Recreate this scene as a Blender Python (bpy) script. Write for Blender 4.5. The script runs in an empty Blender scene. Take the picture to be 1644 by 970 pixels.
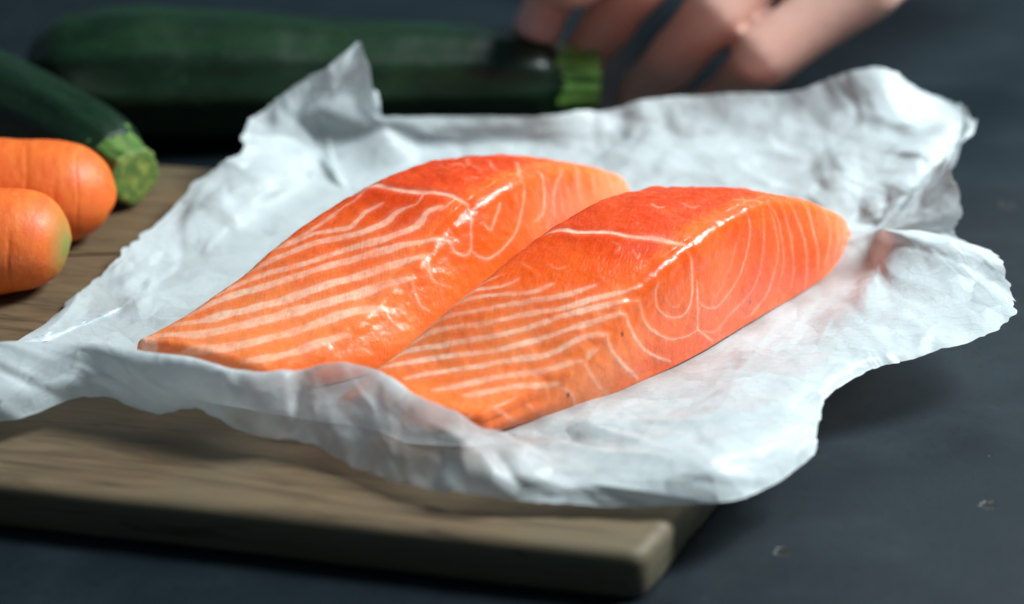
import bpy, bmesh, math, random, json
import numpy as np
from mathutils import Vector, Matrix, Euler, noise as mn
S = 0.01                                   # every length below is written in centimetres
sc = bpy.context.scene
COL = sc.collection

# ------------------------------------------------------------------ camera
PITCH, DIST = math.radians(27), 54.0
cam_d = bpy.data.cameras.new('camera'); cam = bpy.data.objects.new('camera', cam_d); COL.objects.link(cam)
cam.location = (0, -DIST*math.cos(PITCH)*S, DIST*math.sin(PITCH)*S)
cam.rotation_euler = (math.pi/2-PITCH, 0, 0)
cam_d.sensor_width = 36; cam_d.lens = 36*2976/1644
cam_d.clip_start = .01; cam_d.clip_end = 50
cam_d.dof.use_dof = True; cam_d.dof.focus_distance = 50.6*S; cam_d.dof.aperture_fstop = 5.4; cam_d.dof.aperture_blades = 0
sc.camera = cam

# ------------------------------------------------------------------ world, window light, exposure
w = bpy.data.worlds.new('World'); sc.world = w; w.use_nodes = True
bg = w.node_tree.nodes['Background']; bg.inputs[0].default_value = (.50, .76, .95, 1); bg.inputs[1].default_value = .14
def area(name, loc, target, sx, sy, power, col):
    l = bpy.data.lights.new(name, 'AREA'); l.shape = 'RECTANGLE'; l.size = sx*S; l.size_y = sy*S; l.energy = power; l.color = col
    o = bpy.data.objects.new(name, l); COL.objects.link(o)
    o.location = Vector(loc)*S; d = Vector(target)-Vector(loc); o.rotation_euler = d.to_track_quat('-Z', 'Y').to_euler(); return o
area('window_light', (62, 12, 70), (0, 0, 0), 26, 34, 21.0, (.88, .97, 1.0))
area('far_window_light', (45, 110, 80), (6, 0, 0), 60, 40, 1.0, (.72, .88, 1.0))
sc.view_settings.view_transform = 'Standard'; sc.view_settings.look = 'None'
sc.view_settings.exposure = 0; sc.view_settings.gamma = 1
sc.render.engine = 'CYCLES'
sc.cycles.use_denoising = True
sc.cycles.max_bounces = 10; sc.cycles.diffuse_bounces = 4; sc.cycles.transmission_bounces = 6; sc.cycles.transparent_max_bounces = 8
sc.cycles.sample_clamp_indirect = 6

DATA = json.loads(r'''{"A":{"st":[[[-4.655,-6.759,0.08],[-4.592,-6.813,0.688],[-0.973,-7.817,0.688],[-0.947,-7.816,0.08]],[[-4.144,-6.2,0.08],[-4.061,-6.271,0.914],[0.313,-7.039,0.914],[0.385,-7.04,0.08]],[[-3.326,-5.459,0.08],[-3.201,-5.565,1.37],[1.455,-6.338,1.37],[1.577,-6.343,0.08]],[[-2.342,-4.716,0.08],[-2.159,-4.873,2.008],[2.425,-5.587,2.008],[2.647,-5.601,0.08]],[[-1.361,-3.905,0.08],[-1.122,-4.11,2.623],[3.262,-4.78,2.623],[3.602,-4.806,0.08]],[[-0.41,-2.897,0.08],[-0.13,-3.136,3.065],[4.047,-4.032,3.065],[4.43,-4.067,0.08]],[[0.498,-1.854,0.08],[0.802,-2.115,3.334],[4.886,-3.149,3.334],[5.297,-3.194,0.08]],[[1.374,-0.877,0.08],[1.691,-1.148,3.472],[5.84,-1.94,3.472],[6.352,-2.005,0.08]],[[2.334,0.239,0.08],[2.645,-0.027,3.414],[6.862,-0.633,3.414],[7.496,-0.726,0.08]],[[3.442,1.567,0.08],[3.72,1.329,3.047],[7.92,0.576,3.047],[8.58,0.469,0.08]],[[4.559,2.815,0.08],[4.778,2.627,2.398],[8.965,1.69,2.398],[9.489,1.598,0.08]],[[5.529,3.857,0.08],[5.675,3.732,1.6],[9.879,2.807,1.6],[10.185,2.75,0.08]],[[6.319,4.847,0.08],[6.386,4.79,0.727],[10.661,4.04,0.727],[10.748,4.023,0.08]]],"top":[[0.03,0.5,[[-1.319,-4.412,2.337],[-1.029,-4.186,2.501],[-0.711,-4.032,2.661],[-0.291,-3.885,2.79]]],[0.035,0.75,[[-1.444,-4.503,2.262],[-0.996,-4.273,2.511],[-0.433,-4.281,2.619],[-0.037,-4.222,2.714],[0.21,-4.097,2.805]]],[0.045,0.85,[[-1.821,-4.768,2.03],[-1.486,-4.533,2.236],[-0.796,-4.495,2.446],[-0.043,-4.533,2.567],[0.511,-4.577,2.625],[1.096,-4.397,2.788]]],[0.05,0.9,[[-2.415,-5.168,1.665],[-2.031,-4.914,1.903],[-1.481,-4.862,2.096],[-0.777,-4.863,2.24],[-0.137,-4.815,2.386],[0.698,-4.793,2.514],[1.461,-4.719,2.62],[2.206,-4.494,2.783]]],[0.055,0.95,[[-2.918,-5.498,1.356],[-2.276,-5.23,1.711],[-1.483,-5.182,1.909],[-0.779,-5.222,2.022],[-0.041,-5.157,2.179],[0.7,-5.089,2.307],[1.443,-5.016,2.405],[2.192,-4.828,2.558],[2.951,-4.648,2.675],[3.374,-4.504,2.75]]],[0.06,1,[[-3.18,-5.735,1.214],[-2.776,-5.56,1.405],[-1.765,-5.589,1.595],[-0.78,-5.575,1.782],[0.213,-5.485,1.973],[1.103,-5.262,2.204],[1.935,-5.09,2.358],[2.674,-4.937,2.473],[3.31,-4.737,2.45]]],[0.06,1,[[-3.461,-5.936,1.081],[-2.641,-5.899,1.268],[-1.764,-5.903,1.421],[-0.79,-5.924,1.543],[-0.032,-5.837,1.676],[0.696,-5.705,1.83],[1.431,-5.532,2.0],[2.158,-5.35,2.154],[2.662,-5.199,2.257],[2.984,-5.057,2.222]]],[0.06,0.95,[[-2.771,-6.397,1.049],[-1.991,-6.324,1.186],[-1.02,-6.275,1.308],[-0.052,-6.153,1.444],[0.94,-6.031,1.565],[1.684,-5.754,1.817],[2.127,-5.641,1.915],[2.507,-5.514,1.864]]],[0.06,0.85,[[-2.037,-6.844,0.973],[-1.244,-6.728,1.052],[-0.274,-6.539,1.175],[0.698,-6.42,1.264],[1.307,-6.271,1.373],[1.829,-6.065,1.391]]],[0.06,0.75,[[-1.247,-7.039,0.922],[-0.529,-6.926,0.958],[0.202,-6.76,1.035],[0.679,-6.732,1.011],[1.228,-6.505,0.944]]],[0.09,0.6,[[1.925,-6.008,1.396],[2.08,-5.887,1.503],[2.244,-5.767,1.558]]],[0.05,1,[[0.884,-2.306,3.25],[1.347,-2.228,3.344],[1.817,-2.496,3.388],[2.674,-2.663,3.451],[2.991,-2.793,3.443],[3.331,-2.879,3.429],[3.883,-2.92,3.406],[4.321,-3.031,3.355],[4.575,-3.095,3.328],[4.686,-3.222,3.252]]],[0.035,0.45,[[3.863,-1.098,3.605],[4.03,-1.399,3.608],[4.237,-1.327,3.608]]],[0.03,0.35,[[4.662,-1.065,3.6],[4.948,-1.282,3.576],[5.196,-1.094,3.564]]],[0.03,0.4,[[6.212,-0.502,3.447],[6.687,-0.345,3.37],[7.076,-0.235,3.272]]],[0.03,0.3,[[3.201,-3.363,3.305],[3.34,-3.655,3.202],[3.404,-3.499,3.257]]],[0.025,0.25,[[2.664,-3.095,3.37],[2.873,-3.284,3.328],[2.751,-3.522,3.253]]],[0.025,0.3,[[6.436,-0.82,3.435],[6.531,-0.492,3.404],[6.491,-0.091,3.366]]],[0.03,0.3,[[0.978,-3.716,3.049],[1.216,-3.934,3.007],[1.472,-3.855,3.063]]],[0.03,0.3,[[0.207,-3.519,2.978],[0.517,-3.806,2.953]]]],"cut":[[0.045,0.8,[[4.647,-3.213,3.274],[4.821,-3.298,2.884],[4.862,-3.395,2.378],[4.841,-3.518,1.935],[4.749,-3.664,1.639],[4.528,-3.897,1.515],[4.196,-4.181,1.68],[3.897,-4.378,1.994],[3.802,-4.366,2.377],[3.841,-4.236,2.764]]],[0.04,0.8,[[4.986,-3.281,2.313],[5.015,-3.374,1.746],[5.055,-3.418,1.019],[5.139,-3.34,0.789],[5.542,-2.908,0.257]]],[0.045,0.85,[[5.098,-3.38,0.894],[4.787,-3.701,0.85],[4.277,-4.187,0.992],[3.808,-4.562,1.406],[3.517,-4.727,1.82],[3.404,-4.714,2.249],[3.351,-4.673,2.534]]],[0.025,0.4,[[4.064,-4.163,2.311],[4.202,-4.111,2.008],[4.441,-3.923,1.848],[4.609,-3.722,2.059]]],[0.04,0.5,[[5.139,-3.34,0.789],[5.535,-2.911,0.543],[5.783,-2.624,0.57],[6.03,-2.326,0.755],[6.583,-1.666,0.942],[6.93,-1.185,1.414],[7.074,-0.854,2.03],[7.092,-0.573,2.736],[7.075,-0.402,3.17]]],[0.035,0.6,[[5.054,-3.336,1.729],[5.237,-3.178,1.467],[5.574,-2.819,1.252],[5.817,-2.525,1.311],[6.207,-2.016,1.574],[6.465,-1.592,2.055],[6.617,-1.259,2.505],[6.623,-1.082,2.951],[6.483,-1.002,3.371]]],[0.02,0.35,[[5.483,-2.861,1.69],[5.615,-2.718,1.612],[5.865,-2.364,1.879],[6.116,-1.947,2.301],[6.221,-1.674,2.737]]],[0.035,0.65,[[6.577,-1.721,0.396],[6.807,-1.461,0.373],[7.239,-0.936,0.708],[7.481,-0.574,1.249],[7.597,-0.313,1.769],[7.439,-0.233,2.515],[7.342,-0.163,2.954]]],[0.035,0.65,[[7.705,-0.384,0.885],[7.803,-0.178,1.384],[7.691,-0.107,2.057],[7.539,-0.028,2.701],[7.263,-0.151,3.15]]],[0.04,0.7,[[8.109,-0.007,0.398],[8.149,0.149,1.09],[8.048,0.219,1.776],[7.864,0.248,2.407],[7.619,0.288,3.047]]],[0.04,0.7,[[8.594,0.507,0.141],[8.62,0.659,0.921],[8.518,0.727,1.604],[8.22,0.673,2.334],[7.882,0.624,2.944]]],[0.045,0.75,[[9.021,1.056,0.476],[9.012,1.158,1.069],[8.805,1.143,1.739],[8.604,1.179,2.314],[8.4,1.271,2.649]]],[0.045,0.6,[[9.271,1.369,0.495],[9.438,1.747,1.135],[9.401,2.012,1.671],[9.118,1.914,2.135]]],[0.04,0.5,[[9.634,1.867,0.469],[9.766,2.248,1.093],[9.737,2.673,1.583]]],[0.04,0.5,[[9.866,2.23,0.558],[10.019,2.775,1.1],[9.909,2.911,1.412]]],[0.04,0.5,[[10.148,2.804,0.829],[10.087,3.057,1.168]]],[0.075,0.95,[[2.471,-5.545,1.838],[2.584,-5.559,1.449],[2.938,-5.38,0.849],[3.385,-4.984,0.215]]],[0.06,0.9,[[2.984,-5.057,2.222],[3.204,-5.045,1.558],[3.549,-4.831,1.002],[3.971,-4.477,0.58],[4.298,-4.181,0.322]]],[0.045,0.7,[[3.361,-4.709,2.424],[3.425,-4.751,2.033],[3.588,-4.701,1.669],[3.953,-4.449,1.32]]],[0.07,0.75,[[1.846,-6.067,1.343],[2.065,-6.025,0.934],[2.309,-5.875,0.448],[2.56,-5.652,0.12]]],[0.07,0.65,[[1.253,-6.508,0.854],[1.549,-6.41,0.534],[1.666,-6.28,0.142]]],[0.08,0.7,[[-0.56,-7.363,0.787],[-0.316,-7.413,0.644],[0.095,-7.247,0.232]]],[0.07,0.6,[[0.337,-7.036,0.662],[0.831,-6.783,0.176]]],[0.1,0.7,[[-1.028,-7.649,0.68],[-1.106,-7.664,0.647],[-1.11,-7.695,0.573]]]],"spots":[[6.732,-1.51,0.782,0.07],[2.882,-5.265,1.726,0.075],[1.452,-6.467,0.59,0.085]]},"B":{"st":[[[-10.425,-3.65,0.08],[-10.362,-3.704,0.69],[-6.507,-5.506,0.69],[-6.325,-5.662,0.08]],[[-9.609,-3.081,0.08],[-9.52,-3.157,0.974],[-5.279,-4.738,0.974],[-4.903,-5.06,0.08]],[[-8.775,-2.456,0.08],[-8.654,-2.56,1.331],[-4.183,-3.84,1.331],[-3.605,-4.334,0.08]],[[-7.927,-1.648,0.08],[-7.767,-1.785,1.759],[-3.289,-2.938,1.759],[-2.518,-3.597,0.08]],[[-7.027,-0.649,0.08],[-6.823,-0.823,2.234],[-2.582,-2.123,2.234],[-1.66,-2.911,0.08]],[[-6.006,0.373,0.08],[-5.758,0.161,2.719],[-1.934,-1.301,2.719],[-0.938,-2.153,0.08]],[[-4.927,1.279,0.08],[-4.642,1.036,3.122],[-1.233,-0.472,3.122],[-0.253,-1.311,0.08]],[[-3.932,2.102,0.08],[-3.628,1.842,3.337],[-0.487,0.369,3.337],[0.398,-0.388,0.08]],[[-2.979,3.029,0.08],[-2.679,2.772,3.296],[0.315,1.49,3.296],[1.063,0.849,0.08]],[[-1.913,4.212,0.08],[-1.643,3.98,2.963],[1.267,3.008,2.963],[1.875,2.488,0.08]],[[-0.77,5.503,0.08],[-0.555,5.319,2.361],[2.341,4.582,2.361],[2.808,4.182,0.08]],[[0.255,6.627,0.08],[0.4,6.503,1.584],[3.325,5.89,1.584],[3.648,5.614,0.08]],[[1.11,7.558,0.08],[1.176,7.501,0.73],[4.126,6.991,0.73],[4.308,6.835,0.08]]],"top":[[0.05,0.75,[[-6.504,-0.852,2.229],[-6.043,-0.74,2.364],[-5.554,-0.43,2.558],[-5.142,-0.053,2.743],[-4.957,0.19,2.84]]],[0.05,0.8,[[-6.775,-0.97,2.097],[-6.181,-0.851,2.303],[-5.607,-0.675,2.478],[-5.025,-0.668,2.604],[-4.593,-0.669,2.689],[-4.316,-0.369,2.833],[-4.146,-0.134,2.933],[-3.677,0.127,3.09]]],[0.06,0.9,[[-7.401,-1.684,1.782],[-6.498,-1.356,2.09],[-5.439,-1.036,2.405],[-4.351,-0.952,2.629],[-3.569,-0.656,2.851],[-3.23,-0.307,3.023],[-2.802,-0.145,3.127]]],[0.07,0.95,[[-8.228,-2.439,1.375],[-7.099,-1.946,1.785],[-5.814,-1.784,2.084],[-4.699,-1.459,2.378],[-3.54,-1.233,2.606],[-2.696,-0.899,2.825],[-2.354,-0.431,3.052],[-1.916,-0.241,3.145]]],[0.08,1,[[-8.959,-3.033,1.067],[-8.029,-2.615,1.385],[-7.032,-2.435,1.643],[-6.054,-2.215,1.889],[-5.147,-1.966,2.112],[-4.093,-1.734,2.321],[-3.051,-1.491,2.512],[-1.976,-1.281,2.646]]],[0.09,1,[[-9.291,-3.276,0.951],[-8.424,-3.329,1.111],[-7.527,-3.195,1.315],[-6.403,-3.027,1.54],[-5.309,-2.668,1.794],[-4.199,-2.352,2.006],[-3.224,-2.039,2.211],[-2.276,-1.734,2.37]]],[0.1,1,[[-9.889,-3.571,0.773],[-8.364,-3.894,0.997],[-7.325,-3.756,1.182],[-6.306,-3.484,1.381],[-5.273,-3.206,1.558],[-4.239,-2.9,1.728],[-3.492,-2.623,1.881],[-2.68,-2.367,1.949]]],[0.1,0.9,[[-8.865,-4.355,0.616],[-8.638,-4.396,0.761],[-7.578,-4.516,0.931],[-6.577,-4.298,1.065],[-5.572,-3.94,1.238],[-4.557,-3.539,1.421],[-3.909,-3.35,1.513],[-3.423,-3.258,1.425]]],[0.09,0.8,[[-7.179,-5.022,0.755],[-6.17,-4.886,0.871],[-5.18,-4.469,1.035],[-4.52,-4.15,1.106],[-4.334,-4.134,1.027]]],[0.16,0.9,[[-10.066,-3.644,0.712],[-9.93,-3.774,0.695],[-9.652,-4.017,0.472]]],[0.045,1,[[-4.552,0.867,3.034],[-3.972,1.168,3.205],[-3.355,0.739,3.263],[-2.6,0.398,3.3],[-2.013,0.273,3.306],[-1.564,0.068,3.254],[-1.221,-0.182,3.177]]],[0.03,0.6,[[-4.24,1.039,3.133],[-4.441,0.554,3.027],[-4.811,0.289,2.894],[-5.004,-0.001,2.786]]],[0.03,0.6,[[-2.487,0.395,3.309],[-2.663,-0.059,3.168],[-2.802,-0.145,3.127]]],[0.03,0.55,[[-1.564,0.068,3.254],[-1.859,-0.266,3.137],[-2.058,-0.416,3.073]]],[0.03,0.45,[[-0.674,3.22,3.159],[-0.608,2.2,3.344],[-0.383,1.766,3.347]]],[0.035,0.5,[[0.12,3.009,3.13],[0.194,2.013,3.239],[0.238,1.421,3.188]]],[0.03,0.45,[[-0.563,3.672,3.021],[-0.114,3.666,3.003],[0.403,3.498,2.986],[0.852,3.278,2.949],[1.265,4.431,2.589]]],[0.03,0.4,[[-1.306,3.582,3.045],[-1.338,2.502,3.339],[-1.096,1.884,3.418],[-0.882,1.606,3.414]]],[0.03,0.35,[[-2.168,2.352,3.344],[-1.883,1.821,3.435],[-1.552,2.268,3.382],[-1.313,1.857,3.431]]],[0.03,0.35,[[-1.187,1.166,3.434],[-0.945,1.11,3.411]]]],"cut":[[0.05,0.95,[[-1.251,-0.215,3.166],[-1.15,-0.464,2.954],[-1.153,-0.681,2.659],[-1.149,-1.015,2.19],[-1.297,-1.23,2.075],[-1.572,-1.347,2.224],[-1.721,-1.29,2.456],[-1.821,-1.271,2.58]]],[0.045,0.9,[[-1.149,-1.015,2.19],[-0.944,-1.007,1.931],[-0.673,-0.829,1.791],[-0.332,-0.433,1.845],[-0.076,-0.044,1.97],[0.137,0.373,2.136],[0.297,0.942,2.559],[0.349,1.351,2.961],[0.181,1.73,3.264]]],[0.045,0.85,[[-0.788,-0.355,2.655],[-0.611,-0.326,2.448],[-0.494,-0.078,2.638],[-0.339,0.348,2.981]]],[0.05,0.8,[[0.638,1.136,2.058],[0.88,1.621,2.114],[0.938,2.112,2.571],[0.919,2.395,2.924],[0.752,2.552,3.082]]],[0.045,0.6,[[1.252,2.066,1.739],[1.244,2.445,2.253],[1.383,2.984,2.564],[1.503,3.358,2.691],[1.35,3.655,2.776]]],[0.03,0.45,[[1.532,2.608,1.737],[1.484,2.827,2.148],[1.461,3.023,2.433]]],[0.03,0.45,[[1.847,3.131,1.638],[1.751,3.199,1.978],[1.641,3.272,2.319]]],[0.055,0.6,[[2.182,3.666,1.519],[2.027,3.77,2.03],[2.01,4.056,2.386],[1.883,4.335,2.492]]],[0.05,0.6,[[2.558,4.334,1.482],[2.488,4.626,1.962],[2.307,4.844,2.23]]],[0.05,0.6,[[3.102,5.207,1.289],[3.025,5.533,1.698],[2.717,5.314,1.938]]],[0.045,0.6,[[3.415,5.61,1.05],[3.325,5.987,1.432],[3.068,5.705,1.658]]],[0.04,0.5,[[3.715,6.279,0.864],[3.399,6.088,1.357]]],[0.04,0.5,[[3.759,6.457,0.821],[3.532,6.169,1.204]]],[0.05,0.85,[[-2.301,-1.768,2.351],[-2.307,-1.957,2.159],[-2.267,-2.09,1.952],[-2.078,-2.174,1.681],[-1.717,-2.031,1.493]]],[0.06,0.7,[[-2.74,-2.38,1.967],[-2.679,-2.622,1.633],[-2.517,-2.786,1.307],[-2.27,-2.763,1.115]]],[0.06,0.7,[[-3.423,-3.258,1.425],[-3.289,-3.408,1.153],[-2.931,-3.423,0.855]]],[0.06,0.6,[[-4.377,-4.171,1.011],[-4.11,-4.216,0.789],[-3.767,-4.201,0.551]]]],"spots":[]},"ring":[[[-5.433,8.711,0.1],[-6.469,11.604,1.3],[-5.786,10.643,2.9],[-5.19,11.097,4.1]],[[-4.189,8.711,0.1],[-4.699,10.699,1.2],[-4.811,10.527,2.5],[-4.668,10.53,3.6]],[[-3.147,8.607,0.1],[-3.856,10.563,0.8],[-4.379,10.766,1.4],[-4.704,10.553,2.0]],[[-2.116,8.723,0.05],[-2.819,10.957,0.48],[-3.346,11.102,1.04],[-3.631,10.716,1.6]],[[-0.663,8.618,0.05],[-0.998,10.582,0.45],[-1.213,10.966,0.98],[-1.313,10.915,1.5]],[[1.203,8.723,0.05],[1.128,10.693,0.45],[1.066,11.081,0.98],[1.02,11.148,1.5]],[[2.863,8.723,0.05],[2.928,10.509,0.48],[2.941,11.102,1.04],[2.949,11.595,1.6]],[[4.685,8.049,0.05],[5.143,10.362,0.54],[5.405,11.351,1.17],[5.535,11.967,1.8]],[[6.485,7.539,0.05],[7.318,9.94,0.6],[7.851,11.311,1.3],[8.099,11.98,2.0]],[[7.652,7.037,0.05],[8.827,9.448,0.69],[9.585,10.824,1.49],[9.945,11.54,2.3]],[[8.582,6.395,0.05],[9.886,8.889,0.81],[10.71,10.71,1.76],[11.083,11.552,2.7]],[[9.488,5.717,0.05],[10.767,7.95,0.87],[12.225,9.801,1.89],[12.999,11.127,2.9]],[[10.11,5.241,0.05],[11.638,7.059,0.81],[13.278,8.732,1.76],[14.485,10.585,2.7]],[[10.405,5.241,0.05],[11.915,5.85,0.9],[13.696,7.289,1.8],[15.014,9.793,2.6]],[[10.444,4.865,0.05],[12.134,5.33,0.7],[13.855,6.456,1.5],[15.004,7.924,2.3]],[[10.443,4.494,0.05],[12.254,4.821,0.5],[13.422,5.165,1.2],[14.164,5.745,1.8]],[[10.476,4.218,0.05],[12.146,4.2,0.4],[13.153,3.708,0.9],[13.87,3.517,1.3]],[[10.524,4.035,0.05],[11.917,3.956,0.3],[12.757,3.436,0.5],[13.484,2.65,0.7]],[[10.648,2.971,0.8],[11.174,1.596,1.6],[12.619,0.646,1.7],[13.902,-0.11,1.6]],[[10.406,2.553,0.6],[11.24,0.858,1.4],[12.735,-0.6,1.5],[13.909,-1.779,1.2]],[[10.006,1.664,0.3],[10.934,0.02,1.1],[12.453,-1.195,1.3],[13.974,-2.425,1.1]],[[9.132,0.715,0.15],[10.204,-1.183,0.9],[11.712,-2.349,1.1],[13.037,-3.449,0.9]],[[7.863,-0.592,0.1],[8.916,-2.708,0.8],[10.044,-3.997,1.0],[10.964,-4.543,0.8]],[[6.438,-2.123,0.1],[7.66,-4.333,0.8],[8.675,-5.22,1.0],[9.517,-5.254,0.7]],[[4.898,-3.755,0.1],[6.148,-5.87,0.8],[7.298,-6.876,1.0],[8.158,-6.661,0.6]],[[3.635,-4.861,0.1],[5.192,-7.324,0.8],[6.474,-8.419,0.9],[7.551,-8.188,0.4]],[[2.758,-5.728,0.1],[4.324,-8.25,0.8],[5.737,-9.455,0.9],[7.287,-9.046,0.2]],[[1.755,-6.281,0.1],[3.179,-9.145,0.8],[4.428,-10.57,0.8],[5.633,-10.732,0.2]],[[0.771,-6.917,0.1],[1.793,-9.437,0.8],[2.63,-10.846,0.8],[3.509,-11.208,0.3]],[[-0.348,-7.692,0.1],[0.424,-9.6,0.9],[1.003,-10.866,0.9],[1.587,-11.307,0.4]],[[-1.0,-8.25,0.1],[-0.945,-9.072,1.2],[-0.622,-10.611,1.0],[-0.325,-11.039,0.4]],[[-2.3,-8.0,0.1],[-2.016,-8.72,1.7],[-2.438,-9.783,1.1],[-2.577,-10.356,0.4]],[[-3.6,-7.5,0.1],[-3.44,-7.774,2.1],[-3.706,-8.792,1.3],[-3.992,-9.511,0.4]],[[-5.2,-7.0,0.1],[-4.682,-7.699,2.2],[-4.975,-8.337,1.3],[-5.154,-8.548,0.4]],[[-6.6,-6.5,0.1],[-6.235,-7.785,2.0],[-6.357,-8.356,1.4],[-6.615,-7.991,0.5]],[[-8.2,-5.9,0.1],[-7.863,-7.272,2.0],[-7.696,-7.595,1.5],[-7.831,-7.138,0.6]],[[-9.6,-5.2,0.1],[-9.383,-6.697,1.9],[-9.025,-7.243,1.3],[-9.078,-7.344,0.5]],[[-10.9,-4.6,0.1],[-11.093,-6.095,1.9],[-10.64,-6.955,1.5],[-10.695,-7.039,0.8]],[[-12.108,-3.755,0.1],[-13.075,-5.805,2.0],[-12.992,-7.419,1.4],[-12.923,-7.792,0.6]],[[-13.08,-3.221,0.1],[-14.317,-5.625,1.5],[-14.927,-7.067,1.2],[-14.604,-8.519,0.6]],[[-12.644,-2.86,0.1],[-13.753,-3.779,0.5],[-14.598,-4.865,0.9],[-15.235,-5.547,0.9]],[[-11.833,-1.766,0.05],[-12.496,-1.936,0.1],[-13.144,-2.125,0.2],[-13.629,-2.24,0.3]],[[-10.974,-0.691,0.05],[-11.488,-0.787,0.1],[-12.259,-0.492,0.15],[-12.837,-0.231,0.3]],[[-9.946,0.71,0.05],[-10.73,1.022,0.1],[-11.328,1.344,0.25],[-11.956,1.799,0.4]],[[-8.93,2.611,0.05],[-9.728,2.955,0.2],[-10.453,3.424,0.4],[-11.083,3.857,0.6]],[[-7.72,5.226,0.1],[-8.62,5.536,0.5],[-9.228,5.85,0.9],[-9.78,6.402,1.2]],[[-6.755,7.45,0.2],[-7.493,7.082,0.8],[-8.18,7.188,1.3],[-8.767,7.269,1.7]],[[-6.214,8.218,0.2],[-7.074,8.941,0.9],[-7.854,8.831,1.5],[-8.523,8.681,2.0]],[[-5.927,8.478,0.2],[-6.945,9.821,1.1],[-7.699,9.492,1.9],[-8.133,9.914,2.4]],[[-5.721,8.478,0.2],[-6.737,10.986,1.2],[-6.706,10.233,2.5],[-6.657,10.176,3.4]]]}''')

# ------------------------------------------------------------------ helpers
def hashv(i, seed):
    n = (i[..., 0].astype(np.int64)*73856093) ^ (i[..., 1].astype(np.int64)*19349663) ^ (i[..., 2].astype(np.int64)*83492791) ^ (seed*2654435761)
    n = (n ^ (n >> 13)) * 1274126177 & 0x7fffffff
    n = (n ^ (n >> 16)) * 668265263 & 0x7fffffff
    return (n & 0xfffff)/float(0xfffff)
_ROT = np.array(Euler((.7, .5, 1.1)).to_matrix())
def vnoise(P, f=1.0, seed=0):
    """smooth value noise in -1..1"""
    Q = (np.asarray(P, float)*f)@_ROT+seed*.37; i = np.floor(Q).astype(np.int64); t = Q-i; t = t*t*t*(t*(t*6-15)+10)
    r = 0
    for a in (0, 1):
        for b in (0, 1):
            for c in (0, 1):
                wt = (t[..., 0] if a else 1-t[..., 0])*(t[..., 1] if b else 1-t[..., 1])*(t[..., 2] if c else 1-t[..., 2])
                r = r+wt*hashv(i+np.array([a, b, c]), seed)
    return r*2-1
def fbm(P, f, seed, o=3):
    return sum(vnoise(P, f*2**k, seed+k*7)*.5**k for k in range(o))
def cr(P, ts, closed=False):
    P = np.asarray(P, float); n = len(P); i = np.floor(ts).astype(int)
    if not closed: i = np.clip(i, 0, n-2)
    f = (ts-i).reshape((-1,)+(1,)*(P.ndim-1))
    g = (lambda k: P[k % n]) if closed else (lambda k: P[np.clip(k, 0, n-1)])
    a, b, c, d = g(i-1), g(i), g(i+1), g(i+2)
    return .5*(2*b+(c-a)*f+(2*a-5*b+4*c-d)*f**2+(3*b-a-3*c+d)*f**3)
def mesh_obj(name, V, F, mat, parent=None, smooth=True, origin=None, extra=None):
    V = np.asarray(V, float)*S
    o_ = np.zeros(3) if origin is None else np.asarray(origin, float)*S
    me = bpy.data.meshes.new(name)
    F = np.asarray(F) if not isinstance(F, list) else F
    if isinstance(F, np.ndarray):
        me.vertices.add(len(V)); me.vertices.foreach_set('co', (V-o_).astype(np.float32).ravel())
        k = F.shape[1]; li = F.astype(np.int32).ravel(); ls = np.arange(0, F.size, k, dtype=np.int32)
        if extra is not None: ls = np.r_[ls, F.size+np.arange(0, extra.size, 3)].astype(np.int32); li = np.r_[li, extra.astype(np.int32).ravel()]
        me.loops.add(len(li)); me.loops.foreach_set('vertex_index', li)
        me.polygons.add(len(ls)); me.polygons.foreach_set('loop_start', ls)
        me.update(calc_edges=True)
    else:
        me.from_pydata([tuple(v) for v in (V-o_)], [], F); me.update()
    if smooth: me.polygons.foreach_set('use_smooth', np.ones(len(me.polygons), bool))
    me.materials.append(mat)
    o = bpy.data.objects.new(name, me); COL.objects.link(o)
    if parent is not None:
        pw = Vector((0, 0, 0)); q = parent
        while q is not None: pw += q.location; q = q.parent
        o.parent = parent; o.location = Vector(o_)-pw
    else: o.location = Vector(o_)
    return o
def empty(name, loc):
    o = bpy.data.objects.new(name, None); COL.objects.link(o); o.location = Vector(loc)*S; o.empty_display_size = .01; return o
def tag(o, label=None, cat=None, group=None, kind=None):
    for k, v in (('label', label), ('category', cat), ('group', group), ('kind', kind)):
        if v: o[k] = v
def attr(o, name, arr, typ='FLOAT'):
    a = o.data.attributes.new(name, typ, 'POINT')
    arr = np.asarray(arr, np.float32)
    if typ == 'FLOAT': a.data.foreach_set('value', arr.ravel())
    elif typ == 'FLOAT_VECTOR': a.data.foreach_set('vector', arr.ravel())
    else:
        c = np.ones((len(arr), 4), np.float32); c[:, :3] = arr; a.data.foreach_set('color', c.ravel())
def gridfaces(n, m, closed_m=False, off=0):
    i = np.arange(n-1)[:, None]; j = np.arange(m if closed_m else m-1)[None]
    j2 = (j+1) % m
    return (np.stack([i*m+j, i*m+j2, (i+1)*m+j2, (i+1)*m+j], -1).reshape(-1, 4)+off)
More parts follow.
